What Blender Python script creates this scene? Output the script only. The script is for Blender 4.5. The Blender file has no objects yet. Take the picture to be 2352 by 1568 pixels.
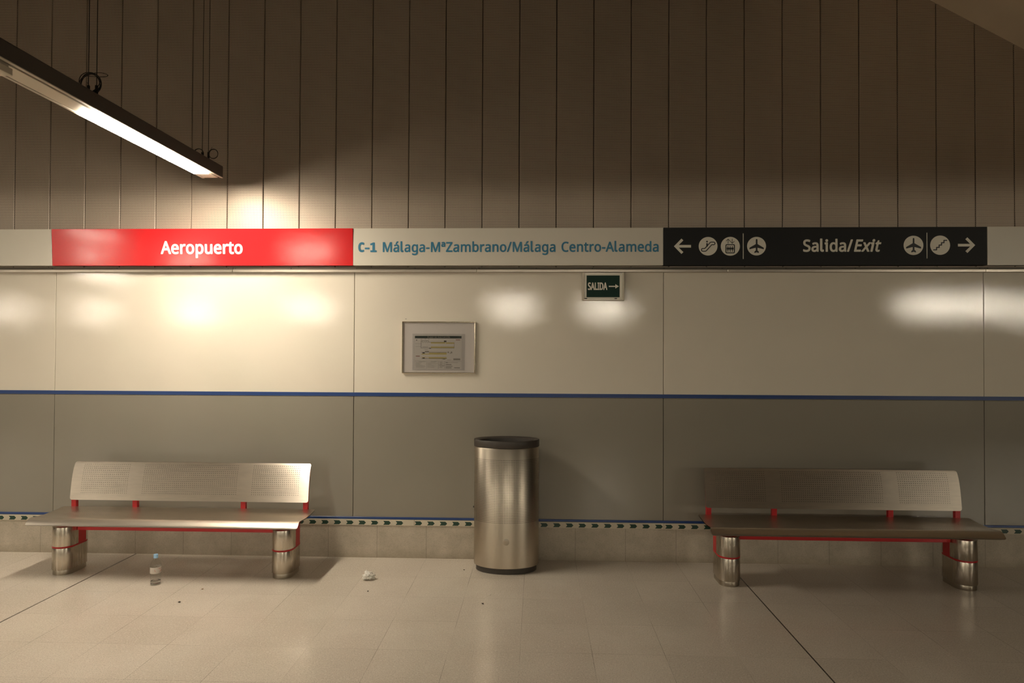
import bpy, bmesh, math, random
from mathutils import Vector, Matrix, noise
random.seed(7)
S = bpy.context.scene
C = S.collection
PI = math.pi

# ------------------------------------------------------------------ camera
F_PX, YAW, PITCH, ROLL = 1536.335, -0.037415, 0.0146386, 0.0041995
CAM = (3.98831, -5.39539, 1.67294)
def cam_vec(x, y, z):
    c, s = math.cos(PITCH), math.sin(PITCH); y, z = c*y - s*z, s*y + c*z
    c, s = math.cos(YAW), math.sin(YAW); return Vector((c*x + s*y, -s*x + c*y, z))
cd = bpy.data.cameras.new('camera'); cam = bpy.data.objects.new('camera', cd); C.objects.link(cam)
cd.sensor_width = 36; cd.lens = F_PX/2352*36; cd.clip_end = 200
cr, sr = math.cos(ROLL), math.sin(ROLL)
R_, F_, U_ = cam_vec(cr, 0, sr), cam_vec(0, 1, 0), cam_vec(-sr, 0, cr)
cam.matrix_world = Matrix(((R_.x, U_.x, -F_.x, CAM[0]), (R_.y, U_.y, -F_.y, CAM[1]), (R_.z, U_.z, -F_.z, CAM[2]), (0, 0, 0, 1)))
S.camera = cam

# ------------------------------------------------------------------ world, exposure
W = bpy.data.worlds.new('world'); S.world = W; W.use_nodes = True
W.node_tree.nodes['Background'].inputs[0].default_value = (1, .85, .65, 1)
W.node_tree.nodes['Background'].inputs[1].default_value = 0.01
S.view_settings.view_transform = 'Standard'; S.view_settings.look = 'None'
S.view_settings.exposure = 0.0; S.view_settings.gamma = 1.0; S.view_settings.use_curve_mapping = False
LAMP_WATT = 140.0          # radiance of the lamp diffuser above the left bench
FAR_WATT = 165.0           # radiance of the lamps over the opposite platform
WARM = (1.0, .88, .71, 1)

# ------------------------------------------------------------------ material helper
class NT:
    def __init__(s, name):
        s.m = bpy.data.materials.new(name); s.m.use_nodes = True; s.t = s.m.node_tree
        s.b = s.t.nodes['Principled BSDF']; s.out = s.t.nodes['Material Output']
    def n(s, typ, **kw):
        nd = s.t.nodes.new(typ)
        for k, v in kw.items():
            if isinstance(k, str) and hasattr(nd, k): setattr(nd, k, v)
        return nd
    def link(s, a, b): s.t.links.new(a, b)
    def val(s, sock, v):
        if hasattr(v, 'is_linked') or isinstance(v, bpy.types.NodeSocket): s.link(v, sock)
        else: sock.default_value = v
    def math(s, op, a, b=0.0, c=None):
        nd = s.t.nodes.new('ShaderNodeMath'); nd.operation = op
        s.val(nd.inputs[0], a); s.val(nd.inputs[1], b)
        if c is not None: s.val(nd.inputs[2], c)
        return nd.outputs[0]
    def coords(s, kind='Object'):
        tc = s.t.nodes.new('ShaderNodeTexCoord'); sp = s.t.nodes.new('ShaderNodeSeparateXYZ')
        s.link(tc.outputs[kind], sp.inputs[0]); return tc.outputs[kind], sp.outputs
    def noise(s, vec, scale, detail=2.0, rough=.5, stretch=None):
        if stretch:
            mp = s.t.nodes.new('ShaderNodeMapping'); mp.inputs['Scale'].default_value = stretch
            s.link(vec, mp.inputs['Vector']); vec = mp.outputs[0]
        nd = s.t.nodes.new('ShaderNodeTexNoise'); s.link(vec, nd.inputs['Vector'])
        nd.inputs['Scale'].default_value = scale; nd.inputs['Detail'].default_value = detail; nd.inputs['Roughness'].default_value = rough
        return nd.outputs['Fac']
    def ramp(s, fac, lo, hi, a=0.0, b=1.0):
        nd = s.t.nodes.new('ShaderNodeMapRange'); s.val(nd.inputs[0], fac)
        for i, v in zip((1, 2, 3, 4), (lo, hi, a, b)): nd.inputs[i].default_value = v
        return nd.outputs[0]
    def mix(s, fac, a, b):
        nd = s.t.nodes.new('ShaderNodeMix'); nd.data_type = 'RGBA'
        s.val(nd.inputs[0], fac); s.val(nd.inputs[6], a); s.val(nd.inputs[7], b); return nd.outputs[2]
    def bump(s, h, strength=.1, dist=.001):
        nd = s.t.nodes.new('ShaderNodeBump'); nd.inputs['Strength'].default_value = strength; nd.inputs['Distance'].default_value = dist
        s.link(h, nd.inputs['Height']); s.link(nd.outputs[0], s.b.inputs['Normal']); return nd
    def set(s, **kw):
        for k, v in kw.items():
            s.val(s.b.inputs[{'col': 'Base Color', 'rough': 'Roughness', 'metal': 'Metallic', 'ior': 'IOR', 'aniso': 'Anisotropic', 'spec': 'Specular IOR Level', 'coat': 'Coat Weight', 'trans': 'Transmission Weight'}[k]], v)
        return s
def rgb(r, g, b):   # sRGB 0-255 to linear
    f = lambda v: (v/255/12.92) if v/255 <= .04045 else ((v/255 + .055)/1.055)**2.4
    return (f(r), f(g), f(b), 1)

def plain(name, col, rough=.5, metal=0.0, nscale=0, nstr=.1, spec=.5):
    k = NT(name); k.set(rough=rough, metal=metal, spec=spec)
    if nscale:
        v, _ = k.coords(); n = k.noise(v, nscale, 3)
        k.set(col=k.mix(k.ramp(n, .3, .7), tuple(c*(1-nstr) for c in col[:3]) + (1,), tuple(min(1, c*(1+nstr)) for c in col[:3]) + (1,)))
    else: k.set(col=col)
    return k.m

M = {}
# enamelled wall panels: gloss paint with fine orange peel
def enamel(name, col, rough=.045, peel=.20, metal=0, mrough=None, spec=.5):
    k = NT(name); k.set(metal=metal, spec=spec)
    rough = mrough or rough; v, _ = k.coords()
    n = k.noise(v, 2.2, 3); k.set(col=k.mix(k.ramp(n, .35, .7), tuple(c*.965 for c in col[:3]) + (1,), col), rough=rough)
    k.bump(k.noise(v, 150, 2, .55), peel, .0010); return k.m
M['white'] = enamel('cream_enamel', (.775, .715, .605, 1))
M['grey'] = enamel('grey_enamel', (.29, .265, .218, 1), .14, .10)
M['signwhite'] = enamel('sign_cream', (.72, .675, .575, 1), .3, .04)
M['signblack'] = enamel('sign_black', (.012, .0125, .0125, 1), .5, .05, spec=.3)
M['letter_cream'] = plain('letter_cream', (.80, .76, .65, 1), .4)
M['picto_black'] = plain('pictogram_black', (.014, .014, .014, 1), .4)
M['letter_white'] = plain('letter_white', (.95, .92, .78, 1), .4)
M['letter_blue'] = plain('letter_blue', (.035, .21, .35, 1), .4)
k = NT('sign_red'); v, xyz = k.coords()
k.set(col=(.68, .018, .022, 1), rough=.12, spec=.38)
wav = k.math('ADD', k.math('MULTIPLY', k.noise(v, 1.3, 1), 1.0), k.math('MULTIPLY', k.noise(v, 7, 2), .05))
k.bump(wav, .30, .02); M['red_sign'] = k.m
M['blue'] = plain('blue_stripe', (.018, .055, .20, 1), .3)
M['dark'] = plain('dark_gap', (.02, .016, .012, 1), .6)
def steel(name, col=(.60, .54, .455, 1), rough=.32, stretch=(1, 1, 1), scale=30, var=.12, bstr=.0, aniso=0, arot=.25):
    k = NT(name); v, _ = k.coords(); n = k.noise(v, scale, 4, .6, stretch)
    big = k.noise(v, 5, 2)
    k.set(metal=1.0, rough=k.math('ADD', rough - var/2, k.math('MULTIPLY', k.math('ADD', n, k.math('MULTIPLY', big, .6)), var*.62)))
    if aniso:
        tg = k.n('ShaderNodeTangent'); tg.direction_type = 'UV_MAP'; tg.uv_map = 'UVMap'; k.link(tg.outputs[0], k.b.inputs['Tangent'])
        k.set(aniso=aniso); k.b.inputs['Anisotropic Rotation'].default_value = arot
    k.set(col=k.mix(n, tuple(c*.85 for c in col[:3]) + (1,), tuple(min(1, c*1.1) for c in col[:3]) + (1,)))
    if bstr: k.bump(n, bstr, .0006)
    return k
M['rail'] = steel('aluminium_rail', (.52, .47, .40, 1), .34, (.3, 1, 1), 40, .15).m
M['rail_dark'] = plain('rail_recess', (.10, .085, .065, 1), .45, .6)
M['leg'] = steel('brushed_leg', (.60, .54, .455, 1), .27, (40, 40, .4), 8, .07, .04).m
M['leg_base'] = steel('leg_base', (.50, .45, .37, 1), .3, (40, 40, .4), 8, .07, .04).m

def holes(k, pitch, rad, umask, vlo, vhi, hexa=False):
    """round holes on a UV grid in metres; umask: list of (u0,u1) ranges. Returns 0/1 mask."""
    _, uv = k.coords('UV')
    fu = k.math('SUBTRACT', k.math('FRACT', k.math('DIVIDE', uv[0], pitch)), .5)
    fv = k.math('SUBTRACT', k.math('FRACT', k.math('DIVIDE', uv[1], pitch)), .5)
    d = k.math('ADD', k.math('MULTIPLY', fu, fu), k.math('MULTIPLY', fv, fv))
    h = k.math('LESS_THAN', d, (rad/pitch)**2)
    tot = None
    for u0, u1 in umask:
        a = k.math('MULTIPLY', k.math('GREATER_THAN', uv[0], u0), k.math('LESS_THAN', uv[0], u1))
        tot = a if tot is None else k.math('MAXIMUM', tot, a)
    b = k.math('MULTIPLY', k.math('GREATER_THAN', uv[1], vlo), k.math('LESS_THAN', uv[1], vhi))
    return k.math('MULTIPLY', h, k.math('MULTIPLY', tot, b))
def pierced(k, mask):
    tr = k.n('ShaderNodeBsdfTransparent'); mx = k.n('ShaderNodeMixShader')
    k.link(mask, mx.inputs[0]); k.link(k.b.outputs[0], mx.inputs[1]); k.link(tr.outputs[0], mx.inputs[2]); k.link(mx.outputs[0], k.out.inputs[0]); return k.m
P = .0158
q = lambda a: round(a/P)*P
k = steel('pierced_back', (.78, .70, .60, 1), .46, (.5, 1, 4), 16, .05, aniso=1.0); M['back'] = pierced(k, holes(k, P, .0034, [(q(-.87), q(-.49)), (q(-.375), q(.375)), (q(.49), q(.87))], q(.045), q(.282)))
k = steel('pierced_seat', (.68, .61, .52, 1), .34, (.5, 4, 1), 9, .05, aniso=.45, arot=0); M['seat'] = pierced(k, holes(k, P, .0034, [(q(-.87), q(-.49)), (q(-.375), q(.375)), (q(.49), q(.87))], q(.055), q(.30)))
k = steel('pierced_bin', (.58, .515, .42, 1), .33, (1, 1, .5), 8, .14); M['bin'] = pierced(k, holes(k, .0123, .0026, [(-9, 9)], .0123*31, .0123*70))
M['red'] = plain('red_paint', (.50, .018, .022, 1), .35)
M['bin_dark'] = plain('bin_dark_plastic', (.055, .046, .038, 1), .45, 0, 30, .1)
M['liner'] = plain('bin_liner', (.035, .028, .02, 1), .7)
# perforated upper cladding
k = NT('perforated_cladding'); v, xyz = k.coords()
p = .0085
row = k.math('FLOOR', k.math('DIVIDE', xyz[2], p*.866))
off = k.math('MULTIPLY', k.math('FLOORED_MODULO', row, 2.0), .5)
fu = k.math('SUBTRACT', k.math('FRACT', k.math('ADD', k.math('DIVIDE', xyz[0], p), off)), .5)
fv = k.math('MULTIPLY', k.math('SUBTRACT', k.math('FRACT', k.math('DIVIDE', xyz[2], p*.866)), .5), .866)
d = k.math('LESS_THAN', k.math('ADD', k.math('MULTIPLY', fu, fu), k.math('MULTIPLY', fv, fv)), .055)
n = k.noise(v, 1.6, 4, .6, (1, 1, .5))
base = k.mix(k.ramp(n, .3, .7), (.50, .415, .335, 1), (.56, .465, .375, 1))
k.set(col=k.mix(d, base, (.05, .042, .032, 1)), rough=.48, metal=.25); M['clad'] = k.m
M['clad_edge'] = plain('cladding_edge', (.30, .26, .20, 1), .35, .5)
# chevron strip colours
M['strip'] = plain('strip_cream', (.62, .56, .44, 1), .35)
M['green'] = plain('strip_green', (.008, .045, .026, 1), .4)
M['exitgreen'] = plain('exit_green', (.006, .032, .021, 1), .5, spec=.25)
# stone skirting
k = NT('stone_skirting'); v, xyz = k.coords()
g = k.math('ABSOLUTE', k.math('SUBTRACT', k.math('FRACT', k.math('DIVIDE', k.math('SUBTRACT', xyz[0], .7), .4)), .5))
gl = k.math('GREATER_THAN', g, .5 - .0030)
n1 = k.noise(v, 7, 5, .65); n2 = k.noise(v, 130, 2, .6)
base = k.mix(k.ramp(n1, .3, .72), (.43, .378, .295, 1), (.59, .52, .42, 1)); base = k.mix(k.ramp(n2, .50, .75, 0, .45), base, (.24, .205, .15, 1))
dirt = k.math('MULTIPLY', k.ramp(k.math('ADD', xyz[2], k.math('MULTIPLY', n1, .03)), .09, .012), .5)
base = k.mix(dirt, base, (.27, .215, .145, 1))
k.set(col=k.mix(k.math('MULTIPLY', gl, .75), base, (.11, .085, .06, 1)), rough=.38); k.bump(n2, .1, .0006); M['stone'] = k.m
# terrazzo floor
k = NT('terrazzo_floor'); v, xyz = k.coords()
cell = lambda s, o: k.math('DIVIDE', k.math('SUBTRACT', s, o), .4)
cx_, cy_ = cell(xyz[0], .7), cell(xyz[1], -.05)
gx = k.math('ABSOLUTE', k.math('SUBTRACT', k.math('FRACT', cx_), .5)); gy = k.math('ABSOLUTE', k.math('SUBTRACT', k.math('FRACT', cy_), .5))
fade = k.ramp(k.noise(v, 1.7, 2), .40, .62, .12, 1.0)
lx = k.math('MULTIPLY', k.math('GREATER_THAN', gx, .5 - .0030), fade); ly = k.math('MULTIPLY', k.math('GREATER_THAN', gy, .5 - .0036), k.math('MULTIPLY', fade, .55))
grout = k.math('MAXIMUM', lx, ly)
cmb = k.n('ShaderNodeCombineXYZ'); k.link(k.math('FLOOR', cx_), cmb.inputs[0]); k.link(k.math('FLOOR', cy_), cmb.inputs[1])
wn = k.n('ShaderNodeTexWhiteNoise'); k.link(cmb.outputs[0], wn.inputs[0])
spk = k.noise(v, 190, 2, .7); spk2 = k.noise(v, 95, 1, .5); blot = k.noise(v, 2.3, 4, .6)
base = k.mix(wn.outputs[0], (.67, .60, .505, 1), (.73, .655, .555, 1))
base = k.mix(k.ramp(blot, .35, .7, 0, .55), base, (.58, .505, .415, 1))
base = k.mix(k.ramp(spk, .52, .66, 0, .62), base, (.22, .185, .14, 1)); base = k.mix(k.ramp(spk2, .58, .70, 0, .7), base, (.76, .70, .61, 1))
base = k.mix(k.math('MULTIPLY', grout, .62), base, (.10, .075, .05, 1))
jnt = k.math('MAXIMUM', k.math('LESS_THAN', k.math('ABSOLUTE', k.math('SUBTRACT', xyz[0], .708)), .0045), k.math('LESS_THAN', k.math('ABSOLUTE', k.math('SUBTRACT', xyz[0], 5.503)), .0045))
base = k.mix(k.math('MULTIPLY', jnt, .92), base, (.03, .022, .016, 1))
k.set(col=base, rough=k.ramp(blot, .3, .7, .15, .25)); k.bump(spk, .05, .0004); M['floor'] = k.m
M['soffit'] = plain('painted_soffit', (.66, .55, .41, 1), .8, 0, 3, .06)
M['ceil'] = plain('dark_ceiling', (.12, .105, .085, 1), .9)
M['farwall'] = plain('far_wall_paint', (.16, .145, .12, 1), .7)
# lamp
k = NT('lamp_housing'); k.set(col=(.09, .08, .07, 1), rough=.45); M['housing'] = k.m
M['lip'] = plain('lamp_lip', (.50, .45, .37, 1), .45)
M['cover'] = plain('lamp_cover', (.60, .545, .44, 1), .5)
M['slot'] = plain('lamp_slot', (.02, .022, .022, 1), .5)
M['wire'] = plain('black_wire', (.015, .013, .012, 1), .5)
def emit(name, col, st):
    k = NT(name); k.set(col=(.8, .8, .8, 1)); k.b.inputs['Emission Color'].default_value = col; k.b.inputs['Emission Strength'].default_value = st; return k.m
M['lamp'] = emit('lit_diffuser', WARM, LAMP_WATT)
M['farlamp'] = emit('far_lit_diffuser', (1, .90, .72, 1), FAR_WATT)
# notice and bottle
M['chrome'] = plain('chrome_frame', (.72, .64, .52, 1), .16, 1.0)
M['paperback'] = plain('notice_backing', (.66, .61, .57, 1), .7)
M['paper'] = plain('notice_sheet', (.74, .69, .63, 1), .7)
M['ink'] = plain('printed_ink', (.09, .075, .06, 1), .7)
M['inkgrey'] = plain('printed_grey', (.32, .29, .25, 1), .7)
M['yellow'] = plain('printed_yellow', (.62, .50, .17, 1), .7)
M['brown'] = plain('printed_brown', (.28, .09, .05, 1), .7)
M['headgreen'] = plain('printed_dark_green', (.015, .03, .022, 1), .6)
def clear(name, tint=(1, 1, 1, 1), rough=.04, fac=None, wobble=0):
    k = NT(name); tr = k.n('ShaderNodeBsdfTransparent'); tr.inputs[0].default_value = tint
    gl = k.n('ShaderNodeBsdfGlossy'); gl.inputs['Roughness'].default_value = rough
    fr = k.n('ShaderNodeFresnel'); ge = k.n('ShaderNodeNewGeometry'); k.link(k.math('MULTIPLY_ADD', ge.outputs['Backfacing'], 1/1.5 - 1.5, 1.5), fr.inputs[0])
    mx = k.n('ShaderNodeMixShader'); k.link(fr.outputs[0], mx.inputs[0]); k.link(tr.outputs[0], mx.inputs[1]); k.link(gl.outputs[0], mx.inputs[2]); k.link(mx.outputs[0], k.out.inputs[0])
    if wobble:
        v, _ = k.coords(); b = k.n('ShaderNodeBump'); b.inputs['Strength'].default_value = wobble; b.inputs['Distance'].default_value = .01
        k.link(k.noise(v, 9, 1), b.inputs['Height']); k.link(b.outputs[0], gl.inputs['Normal'])
    return k.m
M['pane'] = clear('notice_pane', (.97, .97, .97, 1), .03, wobble=.25)
M['sleeve'] = clear('plastic_sleeve', (.96, .96, .96, 1), .08, wobble=.5)
k = NT('clear_plastic'); k.set(col=(.93, .95, .95, 1), rough=.03, trans=1.0, ior=1.35); M['plastic'] = k.m
k = NT('water'); k.set(col=(.95, .97, .97, 1), rough=.0, trans=1.0, ior=1.33); M['water'] = k.m
M['cap'] = plain('bottle_cap', (.30, .50, .70, 1), .4)
k = NT('bottle_label'); v, xyz = k.coords()
n = k.noise(v, 70, 2, .6); M_band = k.math('MULTIPLY', k.math('GREATER_THAN', xyz[0], -.008), k.math('MULTIPLY', k.math('GREATER_THAN', xyz[2], .094), k.math('LESS_THAN', xyz[2], .119)))
k.set(col=k.mix(k.math('MULTIPLY', M_band, k.ramp(n, .52, .60, 0, .85)), (.66, .60, .53, 1), (.50, .12, .08, 1)), rough=.5); M['label'] = k.m
M['tissue'] = plain('white_tissue', (.85, .82, .76, 1), .9)
M['scrap'] = plain('dark_scrap', (.05, .035, .025, 1), .8)
M['scrap_brown'] = plain('brown_scrap', (.20, .12, .06, 1), .8)
M['scrap_white'] = plain('pale_scrap', (.72, .68, .60, 1), .8)

# ------------------------------------------------------------------ mesh helpers
def finish(name, bm, mat, parent=None, loc=(0, 0, 0), smooth=False, angle=None):
    me = bpy.data.meshes.new(name); bmesh.ops.recalc_face_normals(bm, faces=bm.faces) ; bm.to_mesh(me); bm.free()
    me.materials.append(mat)
    if smooth:
        for f in me.polygons: f.use_smooth = True
        if angle: me.set_sharp_from_angle(angle=math.radians(angle))
    o = bpy.data.objects.new(name, me); C.objects.link(o); o.location = loc
    if parent: o.parent = parent
    return o
def box(bm, x0, x1, y0, y1, z0, z1, bev=0, seg=2):
    g = bmesh.ops.create_cube(bm, size=1); vs = g['verts']
    bmesh.ops.scale(bm, vec=(x1-x0, y1-y0, z1-z0), verts=vs); bmesh.ops.translate(bm, vec=((x0+x1)/2, (y0+y1)/2, (z0+z1)/2), verts=vs)
    if bev:
        es = list({e for v_ in vs for e in v_.link_edges})
        bmesh.ops.bevel(bm, geom=es, offset=bev, segments=seg, affect='EDGES', profile=.5)
    return bm
def tube(bm, pts, r, n=8, closed=False):
    pts = [Vector(p_) for p_ in pts]; N = len(pts); rings = []
    ref = None
    for i, p_ in enumerate(pts):
        a = pts[(i-1) % N] if (closed or i > 0) else p_; b = pts[(i+1) % N] if (closed or i < N-1) else p_
        t = (b-a).normalized()
        if ref is None: ref = t.orthogonal().normalized()
        ref = (ref - t*ref.dot(t)).normalized(); bi = t.cross(ref)
        rings.append([bm.verts.new(p_ + r*(math.cos(2*PI*j/n)*ref + math.sin(2*PI*j/n)*bi)) for j in range(n)])
    for i in range(N if closed else N-1):
        A, B = rings[i], rings[(i+1) % N]
        for j in range(n): bm.faces.new((A[j], A[(j+1) % n], B[(j+1) % n], B[j]))
    if not closed: bm.faces.new(rings[0][::-1]); bm.faces.new(rings[-1])
    return bm
def prism(bm, outline, z0, z1, bev=0):
    """vertical prism from an (x, y) outline"""
    lo = [bm.verts.new((x, y, z0)) for x, y in outline]; hi = [bm.verts.new((x, y, z1)) for x, y in outline]
    n = len(outline); fs = [bm.faces.new(lo[::-1]), bm.faces.new(hi)]
    for i in range(n): fs.append(bm.faces.new((lo[i], lo[(i+1) % n], hi[(i+1) % n], hi[i])))
    if bev:
        es = list({e for f in fs[:2] for e in f.edges})
        bmesh.ops.bevel(bm, geom=es, offset=bev, segments=2, affect='EDGES', profile=.5)
    return bm
def lathe(bm, prof, n=40, ax=1.0, ay=1.0, uvr=None, cap=False):
    rings = [[bm.verts.new((r*ax*math.cos(2*PI*j/n), r*ay*math.sin(2*PI*j/n), z)) for j in range(n)] for r, z in prof]
    for A, B in zip(rings, rings[1:]):
        for j in range(n): bm.faces.new((A[j], A[(j+1) % n], B[(j+1) % n], B[j]))
    if cap: bm.faces.new(rings[0][::-1]); bm.faces.new(rings[-1])
    return bm
def stadium(cx, y0, y1, w, n=14):
    r = w/2; pts = []
    for i in range(n+1): a = PI + PI*i/n; pts.append((cx + r*math.cos(a), y0 + r + r*math.sin(a)))
    for i in range(n+1): a = PI*i/n; pts.append((cx + r*math.cos(a), y1 - r + r*math.sin(a)))
    return pts

def thing(name, label, cat, loc=(0, 0, 0), group=None, rz=0):
    o = bpy.data.objects.new(name, None); C.objects.link(o); o.location = loc; o.rotation_euler = (0, 0, rz); o.empty_display_size = .1
    return tag(o, label, cat, group)
def tag(o, label, cat, group=None):
    o['label'] = label; o['category'] = cat
    if group: o['group'] = group
    return o
def struct(o, label=None, cat=None):
    o['kind'] = 'structure'
    if label: o['label'] = label
    if cat: o['category'] = cat
    return o
def copy_tree(o, parent=None):
    c = o.copy(); C.objects.link(c)
    if parent: c.parent = parent
    for ch in [x for x in bpy.data.objects if x.parent == o]: copy_tree(ch, c)
    return c

# flat figures in the wall plane: contours are lists of (x, z); faces look towards -Y
def flat(name, contours, mat, parent, y, depth=.0015, bold=0.0, loc=None):
    cu = bpy.data.curves.new('figure', 'CURVE'); cu.dimensions = '2D'; cu.fill_mode = 'BOTH'; cu.extrude = 50*depth
    for c in contours:
        sp = cu.splines.new('POLY'); sp.points.add(len(c)-1); sp.use_cyclic_u = True
        for pt, (x, z) in zip(sp.points, c): pt.co = (100*x, 100*z, 0, 1)
    tmp = bpy.data.objects.new('figure', cu); C.objects.link(tmp)
    dg = bpy.context.evaluated_depsgraph_get(); dg.update()
    me = bpy.data.meshes.new_from_object(tmp.evaluated_get(dg)); bpy.data.objects.remove(tmp); bpy.data.curves.remove(cu)
    me.name = name
    for v_ in me.vertices: x, z, d_ = v_.co/100; v_.co = (x, y - d_, z)
    bm = bmesh.new(); bm.from_mesh(me); bmesh.ops.remove_doubles(bm, verts=bm.verts, dist=1e-6); bmesh.ops.recalc_face_normals(bm, faces=bm.faces)
    for f in bm.faces: f.smooth = False
    if bold:                                            # heavier weight: widen every outline by a thin stroke
        k_ = 0
        for c in contours:
            for (x0, z0), (x1, z1) in zip(c, c[1:] + c[:1]):
                l_ = math.hypot(x1-x0, z1-z0)
                if l_ < 1e-7: continue
                nx, nz = -(z1-z0)/l_*bold, (x1-x0)/l_*bold; k_ += 1; yy = y - depth/2 - 4e-5*(1 + k_ % 6)
                bm.faces.new([bm.verts.new((x, yy, z)) for x, z in ((x0+nx, z0+nz), (x0-nx, z0-nz), (x1-nx, z1-nz), (x1+nx, z1+nz))])
                yy -= 3e-4; bm.faces.new([bm.verts.new((x0 + bold*math.cos(a), yy, z0 + bold*math.sin(a))) for a in [2*PI*i/8 for i in range(8)]])
    bm.to_mesh(me); bm.free()
    me.materials.clear(); me.materials.append(mat)
    o = bpy.data.objects.new(name, me); C.objects.link(o)
    if parent: o.parent = parent
    return o
def disc(cx, cz, r, n=48): return [(cx + r*math.cos(2*PI*i/n), cz + r*math.sin(2*PI*i/n)) for i in range(n)]
def strokes(name, lines, w, mat, parent, y, depth=.0015, dots=()):
    """thick polylines (lists of (x, z)) with round joins, plus filled dots (x, z, r)"""
    bm = bmesh.new(); cnt = [0]
    def slab(poly):
        cnt[0] += 1; dy = 3e-5*(cnt[0] % 8); a = [bm.verts.new((x, y - depth/2 - dy, z)) for x, z in poly]; b = [bm.verts.new((x, y + depth/2, z)) for x, z in poly]; n = len(poly)
        bm.faces.new(a); bm.faces.new(b[::-1])
        for i in range(n): bm.faces.new((a[i], b[i], b[(i+1) % n], a[(i+1) % n]))
    for L in lines:
        for (x0, z0), (x1, z1) in zip(L, L[1:]):
            d_ = math.hypot(x1-x0, z1-z0); nx, nz = -(z1-z0)/d_*w/2, (x1-x0)/d_*w/2
            slab([(x0+nx, z0+nz), (x1+nx, z1+nz), (x1-nx, z1-nz), (x0-nx, z0-nz)])
        for x, z in L: slab(disc(x, z, w/2, 12))
    for x, z, r in dots: slab(disc(x, z, r, 20))
    return finish(name, bm, mat, parent)

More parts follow.
